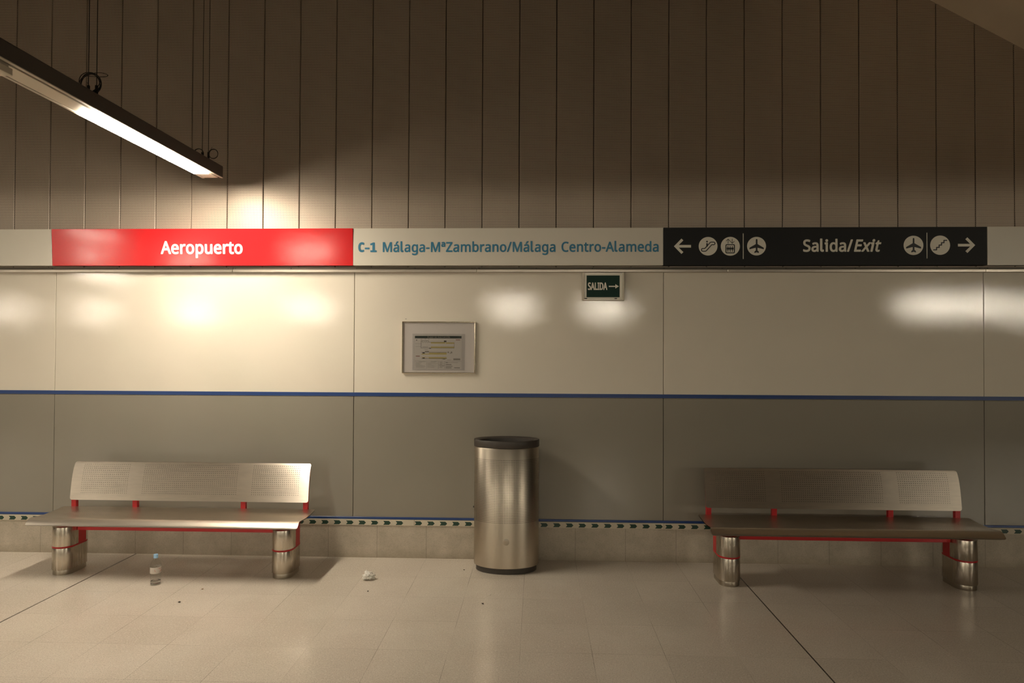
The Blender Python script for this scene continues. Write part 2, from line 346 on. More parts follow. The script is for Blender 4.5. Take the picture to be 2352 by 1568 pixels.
# letter outlines (units: 1/1000 em), char advance contour|contour
GLYPHS = '''- 258 32,184 32,246 226,246 226,184
/ 298 290,573 77,0 8,0 221,573
1 459 285,0 216,0 216,400 216,411 216,422 216,431 216,439 216,447 217,455 217,462 217,470 218,477 218,484 219,491 219,499 213,493 207,487 201,482 196,477 190,472 184,467 177,461 169,455 108,405 71,452 226,573 285,573
A 512 437,0 368,177 141,177 73,0 0,0 224,575 289,575 512,0|282,415 281,418 279,424 277,430 274,438 271,446 269,455 266,464 263,473 261,481 259,489 257,495 255,500 253,492 251,484 249,476 247,468 244,460 242,452 240,445 238,438 236,431 234,425 232,420 230,415 165,241 346,241
C 507 323,517 301,516 280,513 260,508 241,502 223,493 206,482 192,470 178,456 166,440 155,423 146,404 139,383 133,361 129,337 126,312 125,286 126,252 131,220 138,191 147,164 160,139 175,117 192,99 213,83 236,71 262,62 291,57 322,55 341,56 359,57 377,59 394,62 410,65 427,69 443,73 460,78 460,15 443,10 427,5 410,1 393,-2 375,-5 356,-7 335,-8 312,-8 270,-6 232,1 197,12 166,28 139,48 115,72 95,99 78,131 65,165 56,203 51,244 49,287 50,319 53,349 59,378 67,406 77,432 89,456 103,478 120,499 138,517 159,534 181,548 206,559 233,569 261,575 292,579 324,581 346,580 367,578 388,576 409,572 429,567 448,561 465,554 482,547 453,486 439,492 425,497 410,503 394,508 378,512 360,515 342,517
D 585 536,292 534,246 528,203 516,165 501,131 481,100 457,74 430,51 399,33 364,18 325,8 283,2 237,0 78,0 78,573 254,573 296,571 335,565 371,555 404,540 434,523 460,501 483,475 502,446 517,413 528,377 534,336|460,289 459,326 454,359 446,388 435,415 421,437 404,457 384,474 361,487 336,498 308,505 277,509 244,511 150,511 150,62 228,62 282,65 329,76 369,94 402,119 428,151 446,190 457,236
E 446 398,0 78,0 78,573 398,573 398,509 150,509 150,330 383,330 383,268 150,268 150,63 398,63
I 272 239,0 32,0 32,42 99,57 99,515 32,531 32,573 239,573 239,531 172,515 172,57 239,42
L 420 78,0 78,573 150,573 150,64 400,64 400,0
M 727 330,0 142,502 139,502 140,493 140,484 141,473 142,461 142,448 143,435 143,421 144,407 144,392 144,377 144,362 144,347 144,0 78,0 78,573 184,573 361,103 364,103 544,573 650,573 650,0 578,0 578,352 578,366 578,380 579,394 579,408 579,421 580,435 581,447 581,460 582,472 583,482 583,492 584,501 581,501 390,0
N 609 532,0 447,0 141,476 138,476 139,466 139,455 140,444 141,432 141,419 142,406 143,392 143,378 144,364 144,349 144,335 144,320 144,0 78,0 78,573 161,573 467,99 470,99 470,106 469,115 468,125 468,137 467,150 467,164 466,178 466,193 465,208 465,223 464,236 464,249 464,573 532,573
O 626 577,287 576,255 573,224 568,194 561,166 551,140 540,116 526,94 510,73 493,54 473,38 451,24 428,13 402,4 375,-3 345,-7 314,-8 281,-7 251,-3 222,4 196,13 173,25 151,39 131,55 114,73 98,94 85,116 74,141 65,167 58,195 53,224 50,255 49,288 51,331 56,370 65,408 78,442 94,473 114,500 138,524 166,545 197,561 232,572 271,579 314,581 356,579 393,572 428,561 459,545 486,525 510,501 530,473 547,442 560,408 570,370 576,330|125,287 126,252 130,220 136,190 145,163 157,138 171,117 188,98 207,83 230,70 255,62 283,56 314,55 345,56 373,62 398,70 420,83 439,98 456,117 470,138 481,163 490,190 496,220 500,252 501,287 498,338 490,384 476,423 456,457 431,484 398,503 360,514 314,518 283,516 255,511 230,502 207,490 188,475 171,457 157,435 145,411 136,384 130,354 126,322
P 485 229,573 282,570 326,562 363,548 393,528 415,504 431,475 441,442 444,404 444,387 441,370 438,353 433,336 426,321 417,306 407,292 395,278 380,266 364,255 345,246 324,238 301,231 275,227 247,224 216,223 150,223 150,0 78,0 78,573|223,511 150,511 150,285 208,285 234,285 258,288 279,291 298,296 315,303 330,311 342,322 352,334 360,347 365,363 369,381 370,401 367,427 361,449 350,468 334,484 314,495 289,504 258,509
S 440 403,153 401,128 396,106 389,85 378,66 364,49 348,35 328,22 307,11 283,3 257,-3 228,-7 198,-8 182,-8 167,-7 152,-6 137,-5 122,-3 109,-1 96,2 83,4 72,8 61,11 50,15 41,19 41,88 56,82 73,76 92,70 113,65 134,60 156,57 179,55 201,55 222,55 240,57 257,61 273,66 286,72 298,79 308,88 316,98 322,109 327,120 329,133 330,147 330,160 327,173 324,184 318,194 311,204 302,213 291,221 277,230 261,238 242,247 220,256 196,265 178,272 161,279 146,286 131,294 118,302 106,311 95,320 85,330 76,340 69,351 63,363 57,375 53,389 50,403 49,418 48,435 50,457 54,477 61,496 71,513 84,528 99,542 116,553 136,563 157,571 180,576 205,579 231,581 254,580 276,578 297,576 318,572 337,567 355,562 372,555 389,549 366,487 351,493 336,499 319,504 302,508 284,512 266,515 248,517 229,517 212,517 196,515 182,511 169,507 158,501 148,494 140,486 133,478 128,468 124,457 122,446 121,434 122,420 124,407 128,396 133,386 140,376 149,367 160,359 172,351 187,343 204,335 224,327 246,318 270,309 293,299 313,289 332,279 348,268 362,255 374,242 385,228 392,212 398,194 401,175
U 586 513,202 512,173 507,146 500,120 489,95 476,72 459,52 439,35 416,20 389,8 360,-1 327,-6 290,-8 240,-4 196,7 159,25 128,50 104,82 86,118 76,158 72,204 72,573 144,573 144,201 147,168 154,139 165,114 182,93 203,76 228,64 259,57 294,55 319,56 342,59 361,65 379,73 394,84 407,96 418,110 427,126 433,143 438,161 441,181 442,202 442,573 513,573
V 481 481,573 277,0 204,0 0,573 75,573 204,205 209,194 213,182 216,171 220,160 223,150 226,139 229,129 231,119 234,109 236,100 238,90 241,80 243,90 245,100 247,110 250,119 253,130 255,140 259,150 262,161 265,172 269,183 273,195 277,207 405,573
Z 459 427,0 30,0 30,55 332,508 40,508 40,573 419,573 419,518 118,64 427,64
a 450 231,437 268,435 299,428 326,418 347,403 364,383 376,358 383,328 385,293 385,0 334,0 320,61 317,61 307,50 298,40 288,30 279,22 268,15 258,9 246,3 234,-1 220,-4 206,-6 190,-8 172,-8 154,-7 136,-5 119,0 103,6 88,13 75,23 64,34 55,48 47,63 41,80 38,99 37,119 40,150 50,176 65,199 87,219 116,234 152,245 194,253 243,257 316,259 316,285 315,309 310,330 303,347 293,359 280,368 265,375 247,379 227,380 210,379 194,378 178,374 163,370 148,365 133,359 119,353 106,347 84,400 99,408 115,414 132,421 151,426 170,431 190,434 210,436|252,208 215,205 184,200 159,192 141,182 127,170 118,155 112,138 110,119 111,102 115,87 122,75 132,66 144,58 157,53 172,50 188,49 215,51 238,56 260,66 279,79 295,96 306,117 313,142 315,172 315,210
b 493 139,461 139,448 138,435 138,422 138,410 137,399 136,389 136,380 135,373 139,373 149,386 161,398 174,409 189,419 206,427 226,432 248,436 272,437 310,434 344,423 374,406 401,381 422,350 437,312 446,267 449,215 448,180 444,147 437,118 427,91 415,68 400,48 384,31 365,17 344,6 322,-2 298,-6 272,-8 248,-7 226,-3 206,2 189,10 174,20 161,31 149,42 139,55 133,55 119,0 68,0 68,609 139,609|260,379 238,377 219,374 202,369 188,361 175,351 165,339 157,325 150,308 145,289 142,268 139,244 139,217 139,214 140,177 145,144 153,116 165,93 181,74 202,61 229,53 261,51 288,53 312,61 332,74 348,93 360,117 369,145 374,178 376,216 374,254 369,287 360,315 348,338 331,356 311,368 288,376
d 493 221,-8 182,-5 148,6 118,23 92,48 71,79 56,117 47,162 44,214 47,266 56,311 71,350 93,381 119,406 149,424 183,434 221,438 238,437 253,436 267,433 280,429 292,425 303,420 314,413 323,407 332,399 340,391 348,383 354,374 359,374 359,380 358,387 357,396 356,405 356,415 355,424 355,431 354,438 354,609 425,609 425,0 368,0 358,58 354,58 348,49 340,40 332,32 323,24 314,17 303,11 292,6 279,1 266,-3 252,-6 237,-7|232,51 263,53 290,60 311,71 328,88 340,109 348,135 354,165 355,200 355,213 354,251 349,284 340,313 329,336 313,355 291,369 264,377 231,379 204,376 181,368 162,354 146,334 133,309 124,281 119,249 117,213 119,176 124,144 133,116 146,93 162,74 181,61 205,53
e 452 234,438 261,436 286,432 308,424 329,414 348,401 364,385 378,367 390,346 399,323 406,299 410,272 411,244 411,201 117,201 120,167 127,137 139,111 154,90 174,74 197,62 224,55 254,52 274,53 293,54 310,56 327,60 343,64 359,69 375,75 392,82 392,20 376,13 359,8 343,3 327,-1 310,-4 292,-6 272,-8 251,-8 221,-6 194,-2 167,6 143,17 121,31 101,48 85,68 70,91 59,117 51,146 46,177 44,212 46,246 50,277 57,306 68,333 81,357 96,378 114,395 134,411 157,423 181,431 207,436|233,380 209,378 188,372 170,362 154,348 140,330 130,309 123,285 119,257 338,257 337,275 335,292 331,307 326,322 320,334 312,346 303,356 292,364 280,371 266,376 251,379
g 493 221,438 241,437 261,434 280,429 297,422 314,413 329,402 343,388 355,373 359,373 369,430 425,430 425,-7 424,-36 420,-63 413,-88 404,-109 392,-129 378,-146 361,-160 341,-172 318,-181 293,-187 264,-191 233,-192 210,-192 188,-191 167,-189 147,-186 128,-182 110,-177 94,-172 78,-165 78,-100 94,-108 111,-114 129,-120 149,-125 170,-129 191,-132 214,-133 237,-134 263,-132 286,-126 306,-116 324,-101 337,-84 347,-63 353,-39 355,-13 355,4 355,9 355,16 356,23 356,32 356,40 357,47 357,53 358,57 354,57 343,42 329,28 315,17 299,8 281,1 263,-4 243,-7 221,-8 182,-4 147,7 117,25 91,51 70,83 56,121 47,164 44,214 47,263 56,306 70,344 91,377 117,404 147,423 181,434|230,379 213,377 197,374 182,368 169,359 157,349 147,336 138,320 130,303 125,284 120,262 118,239 117,213 119,176 124,143 134,115 146,92 163,73 182,60 205,52 232,50 248,50 262,52 276,54 288,58 299,63 309,69 318,76 326,85 334,94 340,105 345,117 349,131 352,145 354,161 356,179 356,197 356,214 355,242 353,267 349,289 343,309 335,326 326,340 315,352 302,362 287,369 270,374 251,377
i 207 139,430 139,0 68,0 68,430|104,591 112,590 119,588 126,585 133,580 138,574 142,566 144,557 145,546 144,536 142,526 138,519 133,512 126,508 119,504 112,502 104,501 96,502 88,504 81,508 75,512 69,519 66,526 63,536 63,546 63,557 66,566 69,574 75,580 81,585 88,588 96,590
l 207 139,0 68,0 68,609 139,609
m 750 540,438 574,436 603,429 628,417 649,401 665,379 676,352 683,319 685,280 685,0 615,0 615,277 614,300 610,321 603,338 594,353 582,364 567,372 549,377 528,379 499,376 474,369 454,358 438,342 426,322 418,298 413,270 411,237 411,0 342,0 342,277 341,293 339,308 336,321 332,333 327,344 320,353 312,361 303,367 293,372 281,376 268,378 253,379 233,377 215,374 199,368 185,360 174,350 164,338 156,324 150,308 145,290 141,269 139,247 139,223 139,0 68,0 68,430 125,430 136,371 140,371 147,382 155,392 163,401 173,409 183,416 194,422 205,427 217,431 229,434 241,436 254,437 266,438 290,437 312,433 332,428 349,420 365,410 378,398 389,383 398,366 402,366 414,383 427,398 443,410 461,420 480,428 499,433 519,437
n 496 275,438 311,436 343,429 369,417 391,401 409,379 421,352 428,319 431,280 431,0 361,0 361,275 359,299 355,321 348,338 338,353 324,364 308,372 288,377 265,379 232,376 204,368 182,356 166,338 154,316 146,289 140,258 139,223 139,0 68,0 68,430 125,430 136,371 140,371 147,382 156,392 165,401 175,409 186,416 198,422 210,427 222,431 235,434 248,436 262,437
o 485 442,216 441,190 438,165 434,142 428,121 420,101 411,82 400,66 388,51 374,37 359,25 342,15 324,7 305,0 285,-4 264,-7 241,-8 221,-7 200,-4 181,0 163,7 145,15 129,25 114,37 100,51 88,66 77,82 67,101 59,121 52,142 48,165 45,190 44,216 46,250 50,282 58,310 68,336 81,360 97,380 116,397 137,412 161,423 186,431 214,436 244,438 272,436 299,431 324,423 347,412 368,397 387,380 403,360 417,336 428,310 436,282 440,250|117,216 118,191 120,169 125,147 130,128 138,110 147,95 159,82 172,71 187,62 203,56 222,52 243,51 264,52 282,56 299,62 314,71 327,82 339,95 348,110 356,128 361,147 366,169 368,191 369,216 368,240 365,263 361,284 355,303 348,320 338,335 327,348 314,359 299,367 282,374 263,377 242,379 212,376 185,368 164,354 147,335 134,311 124,284 119,252
p 493 273,438 310,434 344,424 374,407 401,383 422,351 437,313 446,268 449,216 448,181 444,148 437,119 427,93 415,69 401,49 384,31 365,17 345,6 322,-2 298,-6 272,-8 256,-7 241,-6 227,-3 213,1 201,6 190,11 179,17 170,24 161,31 153,38 145,46 139,55 134,55 135,47 136,39 136,30 137,20 138,10 138,1 139,-8 139,-16 139,-192 68,-192 68,430 126,430 136,371 139,371 145,380 153,389 161,397 170,405 179,412 189,419 201,424 213,429 226,433 240,436 256,437|260,379 239,377 221,374 204,369 190,362 178,353 167,342 158,328 152,313 146,295 142,275 140,254 139,229 139,216 139,190 142,167 145,145 150,126 157,109 165,93 176,80 188,70 203,61 220,55 239,52 261,51 280,52 297,56 312,63 326,72 338,84 348,98 357,113 364,131 369,150 373,171 375,193 376,217 374,252 369,283 360,310 348,334 331,354 311,367 288,376
r 331 269,438 275,438 281,438 288,437 295,437 301,436 308,435 314,434 319,433 310,368 305,369 299,370 294,371 287,372 281,373 275,373 270,374 264,374 252,373 240,371 228,368 217,363 206,358 195,351 186,343 176,334 168,324 161,313 154,301 149,289 144,275 141,261 139,245 139,229 139,0 68,0 68,430 126,430 134,351 137,351 144,363 152,374 161,385 170,395 180,404 191,413 202,420 214,426 227,431 240,435 254,437
t 289 212,50 220,50 228,50 236,51 245,53 253,54 260,55 266,57 272,59 272,5 266,2 258,0 250,-2 240,-4 229,-6 219,-7 209,-8 200,-8 183,-7 167,-5 152,-1 138,4 124,11 112,20 101,31 91,44 84,60 78,79 75,100 74,125 74,375 13,375 13,409 75,437 103,528 144,528 144,430 269,430 269,375 144,375 144,127 146,108 149,93 155,79 163,69 173,60 185,54 198,51
u 496 427,430 427,0 370,0 359,57 356,57 349,46 340,36 331,28 321,20 310,13 298,8 286,3 273,-1 260,-4 247,-6 234,-8 220,-8 195,-7 173,-4 152,1 134,8 117,18 103,29 91,43 81,59 73,78 68,99 64,122 63,148 63,430 135,430 135,153 136,129 141,108 148,91 158,76 171,65 188,57 207,52 230,51 253,52 273,55 291,61 306,69 319,79 330,91 338,105 345,121 350,140 354,160 356,182 357,206 357,430
x 424 170,220 22,430 102,430 213,268 322,430 402,430 253,220 410,0 330,0 213,172 94,0 14,0
ª 286 142,579 166,578 188,574 206,567 221,557 232,545 240,529 245,510 247,488 247,312 209,312 200,346 191,338 182,330 172,324 161,318 149,313 137,310 123,308 108,307 96,308 85,309 74,312 65,316 56,321 48,327 41,334 36,342 31,352 28,362 26,374 26,387 27,400 29,411 33,422 39,432 47,440 57,448 68,454 81,460 97,464 113,467 132,469 152,471 197,472 197,490 196,502 193,512 188,521 180,527 172,531 162,535 152,537 140,537 129,537 118,536 108,534 98,531 88,528 78,525 69,521 59,516 42,556 52,561 64,565 76,569 89,573 102,575 115,577 128,579|159,435 137,433 118,430 104,426 94,421 86,414 81,406 78,397 77,387 78,377 80,369 84,363 89,357 95,353 102,350 111,349 120,348 139,349 155,353 169,359 179,367 187,377 193,389 196,403 197,418 197,436
Ó 626 577,287 576,255 573,224 568,194 561,166 551,140 540,116 526,94 510,73 493,54 473,38 451,24 428,13 402,4 375,-3 345,-7 314,-8 281,-7 251,-3 222,4 196,13 173,25 151,39 131,55 114,73 98,94 85,116 74,141 65,167 58,195 53,224 50,255 49,288 51,331 56,370 65,408 78,442 94,473 114,500 138,524 166,545 197,561 232,572 271,579 314,581 356,579 393,572 428,561 459,545 486,525 510,501 530,473 547,442 560,408 570,370 576,330|125,287 126,252 130,220 136,190 145,163 157,138 171,117 188,98 207,83 230,70 255,62 283,56 314,55 345,56 373,62 398,70 420,83 439,98 456,117 470,138 481,163 490,190 496,220 500,252 501,287 498,338 490,384 476,423 456,457 431,484 398,503 360,514 314,518 283,516 255,511 230,502 207,490 188,475 171,457 157,435 145,411 136,384 130,354 126,322|432,749 428,743 423,737 418,729 411,722 404,714 397,705 389,697 381,688 373,680 365,672 357,663 348,656 340,648 332,641 325,635 318,629 271,629 271,638 277,646 284,655 290,664 297,674 304,685 311,696 318,706 325,717 331,728 337,738 343,748 347,757 432,757
á 450 231,437 268,435 299,428 326,418 347,403 364,383 376,358 383,328 385,293 385,0 334,0 320,61 317,61 307,50 298,40 288,30 279,22 268,15 258,9 246,3 234,-1 220,-4 206,-6 190,-8 172,-8 154,-7 136,-5 119,0 103,6 88,13 75,23 64,34 55,48 47,63 41,80 38,99 37,119 40,150 50,176 65,199 87,219 116,234 152,245 194,253 243,257 316,259 316,285 315,309 310,330 303,347 293,359 280,368 265,375 247,379 227,380 210,379 194,378 178,374 163,370 148,365 133,359 119,353 106,347 84,400 99,408 115,414 132,421 151,426 170,431 190,434 210,436|252,208 215,205 184,200 159,192 141,182 127,170 118,155 112,138 110,119 111,102 115,87 122,75 132,66 144,58 157,53 172,50 188,49 215,51 238,56 260,66 279,79 295,96 306,117 313,142 315,172 315,210|344,606 340,600 335,594 330,587 323,579 316,571 309,563 301,554 293,546 285,537 277,529 268,521 260,513 252,505 244,498 237,492 229,486 183,486 183,496 189,504 195,512 202,522 209,532 216,542 223,553 230,564 237,575 243,585 249,596 254,605 259,614 344,614'''
GL = {}
for ln in GLYPHS.split('\n'):
    ch, adv, rest = ln[0], ln[2:].split(' ', 1)[0], ln[2:].split(' ', 1)[1]
    GL[ch] = (int(adv), [[tuple(map(int, p_.split(','))) for p_ in c.split()] for c in rest.split('|')])
GL['l'] = (262, [[(45, 622), (125, 622), (125, 110), (132, 80), (150, 66), (185, 66), (205, 70), (205, 6), (170, -4), (120, -2), (75, 22), (52, 60), (45, 110)]])
GL['i'] = (235, [[(20, 432), (150, 432), (150, 0), (72, 0), (72, 368), (20, 368)], [(x+112, z+540) for x, z in disc(0, 0, 52, 20)]])
GL['1'] = (400, [[(60, 0), (60, 62), (165, 62), (165, 490), (70, 440), (45, 500), (180, 573), (248, 573), (248, 62), (345, 62), (345, 0)]])
def word(txt, x0, x1, z0, cap, slant=0.0, track=0):
    """contours of txt fitted between x0 and x1, baseline z0, capital height cap"""
    cs, pen = [], 0
    for ch in txt:
        if ch == ' ': pen += 300; continue
        adv, cont = GL[ch]
        for c in cont: cs.append([(pen + x, z) for x, z in c])
        pen += adv + track
    lo = min(x for c in cs for x, z in c); hi = max(x for c in cs for x, z in c)
    sx = (x1-x0)/(hi-lo); sz = cap/573
    return [[(x0 + (x-lo)*sx + slant*z*sz, z0 + z*sz) for x, z in c] for c in cs]

# ================================================================== setting
# upper wall: perforated metal cladding in 0.3 m strips on a dark backing
bm = bmesh.new(); box(bm, -9, 15, .05, .25, -.1, 5.1)
wall = finish('wall_back', bm, M['dark']); struct(wall, 'station wall behind both benches, metal cladding above enamel panels', 'wall')
bm = bmesh.new()
X0 = -.066
for i in range(-20, 48):
    x = X0 + .3004*i
    box(bm, x + .0028, x + .3004 - .0028, 0, .04, 2.34, 5.0, .0035, 1)
o = finish('metal_cladding', bm, M['clad'], wall)
# enamel panels, 2.5 m wide, cream above the stripe and grey below it
for i in range(-2, 6):
    x0, x1 = 2.5*i + .002, 2.5*i + 2.498
    dy = .004 if i == 3 else 0
    bm = bmesh.new(); box(bm, x0, x1, 0, .04, 1.302, 2.33, .002, 1); finish('cream_panel', bm, M['white'], wall)
    bm = bmesh.new(); box(bm, x0, x1, 0, .04, .30, 1.300, .002, 1); finish('grey_panel', bm, M['grey'], wall)
bm = bmesh.new(); box(bm, -5, 15, -.003, .004, 1.3035, 1.3335, .0008, 1)
struct(finish('trim_1', bm, M['blue']))
bm = bmesh.new(); box(bm, -5, 15, -.007, .004, .3105, .3285, .0012, 1)
struct(finish('trim_2', bm, M['blue']))
bm = bmesh.new(); box(bm, 2.917, 2.929, -.0006, .001, 1.931, 1.934); finish('scuff_mark', bm, M['dark'], wall)
# chevron strip
bm = bmesh.new()
for a, b in ((-5, .5), (.5, 3.003), (3.003, 5.003), (5.003, 7.503), (7.503, 12)): box(bm, a + .0008, b - .0008, -.008, .004, .2615, .3085, .001, 1)
strip = struct(finish('trim_3', bm, M['strip']))
bm = bmesh.new()
def chevrons(xa, xb, ph):
    i = math.ceil((xa - ph)/.1014)
    while ph + .1014*i + .06 < xb:
        x = ph + .1014*i; i += 1
        pts = [(x, .298), (x+.047, .298), (x+.062, .2825), (x+.047, .267), (x, .267), (x+.0125, .2825)]
        f = [bm.verts.new((px, -.0084, pz)) for px, pz in pts]; g = [bm.verts.new((px, -.0075, pz)) for px, pz in pts]
        n = len(pts)
        bm.faces.new((f[0], f[1], f[5])); bm.faces.new((f[1], f[2], f[5])); bm.faces.new((f[2], f[3], f[5])); bm.faces.new((f[3], f[4], f[5]))
        for j in range(n): bm.faces.new((f[j], g[j], g[(j+1) % n], f[(j+1) % n]))
chevrons(-4.9, .5, .444); chevrons(.5, 3.003, 2.345); chevrons(3.003, 5.003, 4.831); chevrons(5.003, 7.503, 5.0125); chevrons(7.503, 11.9, 7.5125)
finish('chevrons', bm, M['green'], strip)
bm = bmesh.new(); box(bm, -5, 15, -.002, .04, 0, .2605, .001, 1)
struct(finish('baseboard_back', bm, M['stone']))
# aluminium rail between the signs and the panels
bm = bmesh.new()
for i in range(-3, 7):
    a, b = 2*i - .5, 2*i + 1.5
    box(bm, a + .0012, b - .0012, -.030, .004, 2.3085, 2.331, .002, 1)
rail = struct(finish('trim_4', bm, M['rail']))
bm = bmesh.new()
for i in range(-3, 7):
    a, b = 2*i - .5, 2*i + 1.5
    box(bm, a + .0012, b - .0012, -.018, .004, 2.331, 2.3505)
finish('upper_channel', bm, M['rail_dark'], rail)
for x in (-.02, .53, .98, 1.46, 1.52, 1.98, 2.52, 3.0, 3.46, 3.52, 3.98, 4.43, 5.0, 5.46, 5.96, 6.5, 7.0, 7.46, 7.52):
    bm = bmesh.new(); lathe(bm, [(.0045, 0), (.0045, .002), (.002, .0028)], 10, cap=True)
    for v_ in bm.verts: v_.co = (v_.co.x + x, -.018 - v_.co.z, v_.co.y + 2.3405)
    finish('screw', bm, M['dark'], rail)

bm = bmesh.new(); box(bm, -9, 15, -7.2, .05, -.3, 0)
struct(finish('floor', bm, M['floor']))
bm = bmesh.new(); box(bm, -16, 22, -12, -7.2, -1.4, -1.1); struct(finish('floor_track', bm, M['ceil']))
bm = bmesh.new(); box(bm, -16, 22, -18, -12, -.3, 0); struct(finish('floor_opposite', bm, M['floor']))
bm = bmesh.new(); box(bm, -16, 22, -18.2, -18, -1.4, 5.2); struct(finish('wall_front', bm, M['farwall']))
bm = bmesh.new(); box(bm, -16, 22, -18.2, .25, 5.0, 5.2); struct(finish('ceiling', bm, M['ceil']))
# unseen beam added over the track to shade the upper wall from opposite lamps
bm = bmesh.new(); box(bm, -16, 22, -11.7, -11.4, 2.955, 5.0); struct(finish('added_shade_beam', bm, M['farwall']))
# underside of the stair, sloping down to the right, meeting the wall
bm = bmesh.new(); sl = (4.074-4.477)/(7.823-7.095)
zt = lambda x: 4.477 + sl*(x - 7.095)
xa, xb = 6.15, 9.7
vs = [bm.verts.new((x, y, z)) for y in (-2.6, .02) for x, z in ((xa, zt(xa)), (xb, zt(xb)), (xb, zt(xb) + .25), (xa + .45, zt(xa)))]
for f in ((0, 1, 2, 3), (7, 6, 5, 4), (0, 4, 5, 1), (1, 5, 6, 2), (2, 6, 7, 3), (3, 7, 4, 0)): bm.faces.new([vs[i] for i in f])
struct(finish('ceiling_soffit', bm, M['soffit']))

# ================================================================== lamps
def coil(pts_fn, n=40): return [pts_fn(i/n) for i in range(n+1)]
def make_lamp(second=False):
    """linear lamp hung at a right angle to the wall; local origin at its wall end, bottom edge; runs towards -Y"""
    r = thing('hanging_lamp', 'long dark channel lamp hung from wires above the left bench, lit at its wall end', 'lamp', (1.463, -.30, 3.012), None, math.radians(-.4))
    L = 6.4
    bm = bmesh.new()
    box(bm, .066, .080, -L, 0, 0, .088, .003, 1); box(bm, -.080, -.066, -L, 0, 0, .088, .003, 1); box(bm, -.078, .078, -L, 0, .070, .090, .003, 1); box(bm, -.078, .078, -.008, 0, .004, .088)
    finish('channel', bm, M['housing'], r)
    for s in (-1, 1):
        bm = bmesh.new(); box(bm, s*.074 - .009, s*.074 + .009, -L, -.004, -.004, .002, .001, 1); finish('lip', bm, M['lip'], r)
    bm = bmesh.new(); box(bm, -.066, .066, -L, -.01, .045, .055); finish('slot_back', bm, M['slot'], r)
    for a, b in ((-.165, -.012), (-4.99, -1.435)) if second else ((-.165, -.012), (-L + .01, -1.435)):
        bm = bmesh.new(); box(bm, -.060, .046, a, b, -.003, .030, .002, 1); finish('blank_cover', bm, M['cover'], r)
    for a, b in ((-1.43, -.17), (-6.30, -5.0)) if second else ((-1.43, -.17),):
        bm = bmesh.new(); box(bm, -.060, .058, a, b, -.016, .028, .006, 2); finish('lit_diffuser', bm, M['lamp'], r)
    for y, big in ((-.12, 0), (-1.40, 1)):
        for s in (-1, 1):
            bm = bmesh.new(); tube(bm, [(s*.024, y, 2.045), (s*.024, y, .17), (s*.024 - .008, y, .085)], .0022, 6); tube(bm, [(s*.024, y, .17), (s*.024 + .006, y, .085)], .0018, 6)
            finish('suspension_wire', bm, M['wire'], r)
            bm = bmesh.new(); box(bm, s*.024 - .007, s*.024 + .007, y - .007, y + .007, .115, .165, .003, 1); finish('wire_grip', bm, M['wire'], r)
        if big:
            bm = bmesh.new()
            for t_ in range(5):
                rr, ox, oz, ph = .062 + .004*random.uniform(-1, 1), .002 + random.uniform(-.008, .008),   .172 + random.uniform(-.008, .008), t_
                tube(bm, [(ox + rr*math.cos(a), y - .02 + .006*math.sin(2*a + ph), oz + rr*.92*math.sin(a)) for a in [2*PI*i/36 for i in range(36)]], .0022, 6, True)
            B = lambda P_, n=24: [tuple(sum(math.comb(len(P_)-1, j)*(1-i/n)**(len(P_)-1-j)*(i/n)**j*P_[j][c] for j in range(len(P_))) for c in range(3)) for i in range(n+1)]
            tube(bm, B([(-.05, y-.02, .19), (.02, y-.02, .26), (.13, y-.03, .22), (.16, y-.03, .19), (.08, y-.02, .20), (-.02, y-.02, .21)]), .0017, 6)
            tube(bm, B([(-.06, y-.02, .165), (-.13, y-.02, .18), (-.17, y-.02, .15), (-.12, y-.02, .09), (-.10, y-.02, .088)]), .0015, 6)
            tube(bm, B([(-.10, y-.02, .10), (-.03, y-.02, .08), (.05, y-.02, .11), (.03, y-.02, .15)]), .0015, 6)
            tube(bm, B([(-.06, y-.02, .165), (-.085, y-.02, .14), (-.095, y-.02, .12)]), .0015, 6)
            tube(bm, B([(-.02, y-.02, .175), (.01, y-.02, .15), (-.005, y-.02, .11), (-.04, y-.02, .12)]), .0015, 6)
            finish('wire_coil', bm, M['wire'], r)
        else:
            for cx, rr in ((-.052, .038), (.063, .034)):
                bm = bmesh.new()
                for t_ in range(3):
                    tube(bm, [(cx + .001*t_ + (rr + .0012*t_)*math.cos(a), y - .004*t_, .150 + (rr*1.05)*math.sin(a)) for a in [2*PI*i/28 for i in range(28)]], .0022, 6, True)
                if cx > 0: tube(bm, [(.026, y, .165), (.045, y-.01, .178), (.058, y-.012, .20)], .0015, 6)
                finish('wire_coil', bm, M['wire'], r)
    return r
lamp = make_lamp()
l2 = make_lamp(True); l2.location = (-3.54, -.30, 3.012); l2['label'] = 'long channel lamp beyond the left edge, seen only as a reflection on the cream panel'
# cream box fixed under the lamp channel near the left edge
t = thing('utility_box', 'small cream box under the hanging lamp, cut off by the left edge', 'box', (1.503, -2.337, 2.965))
bm = bmesh.new(); box(bm, -.70, .0, -.62, 0, 0, .034, .003, 2); finish('casing', bm, M['cover'], t)
bm = bmesh.new(); box(bm, -.05, -.005, -.30, -.02, .0335, .0425); finish('bracket', bm, M['lip'], t)
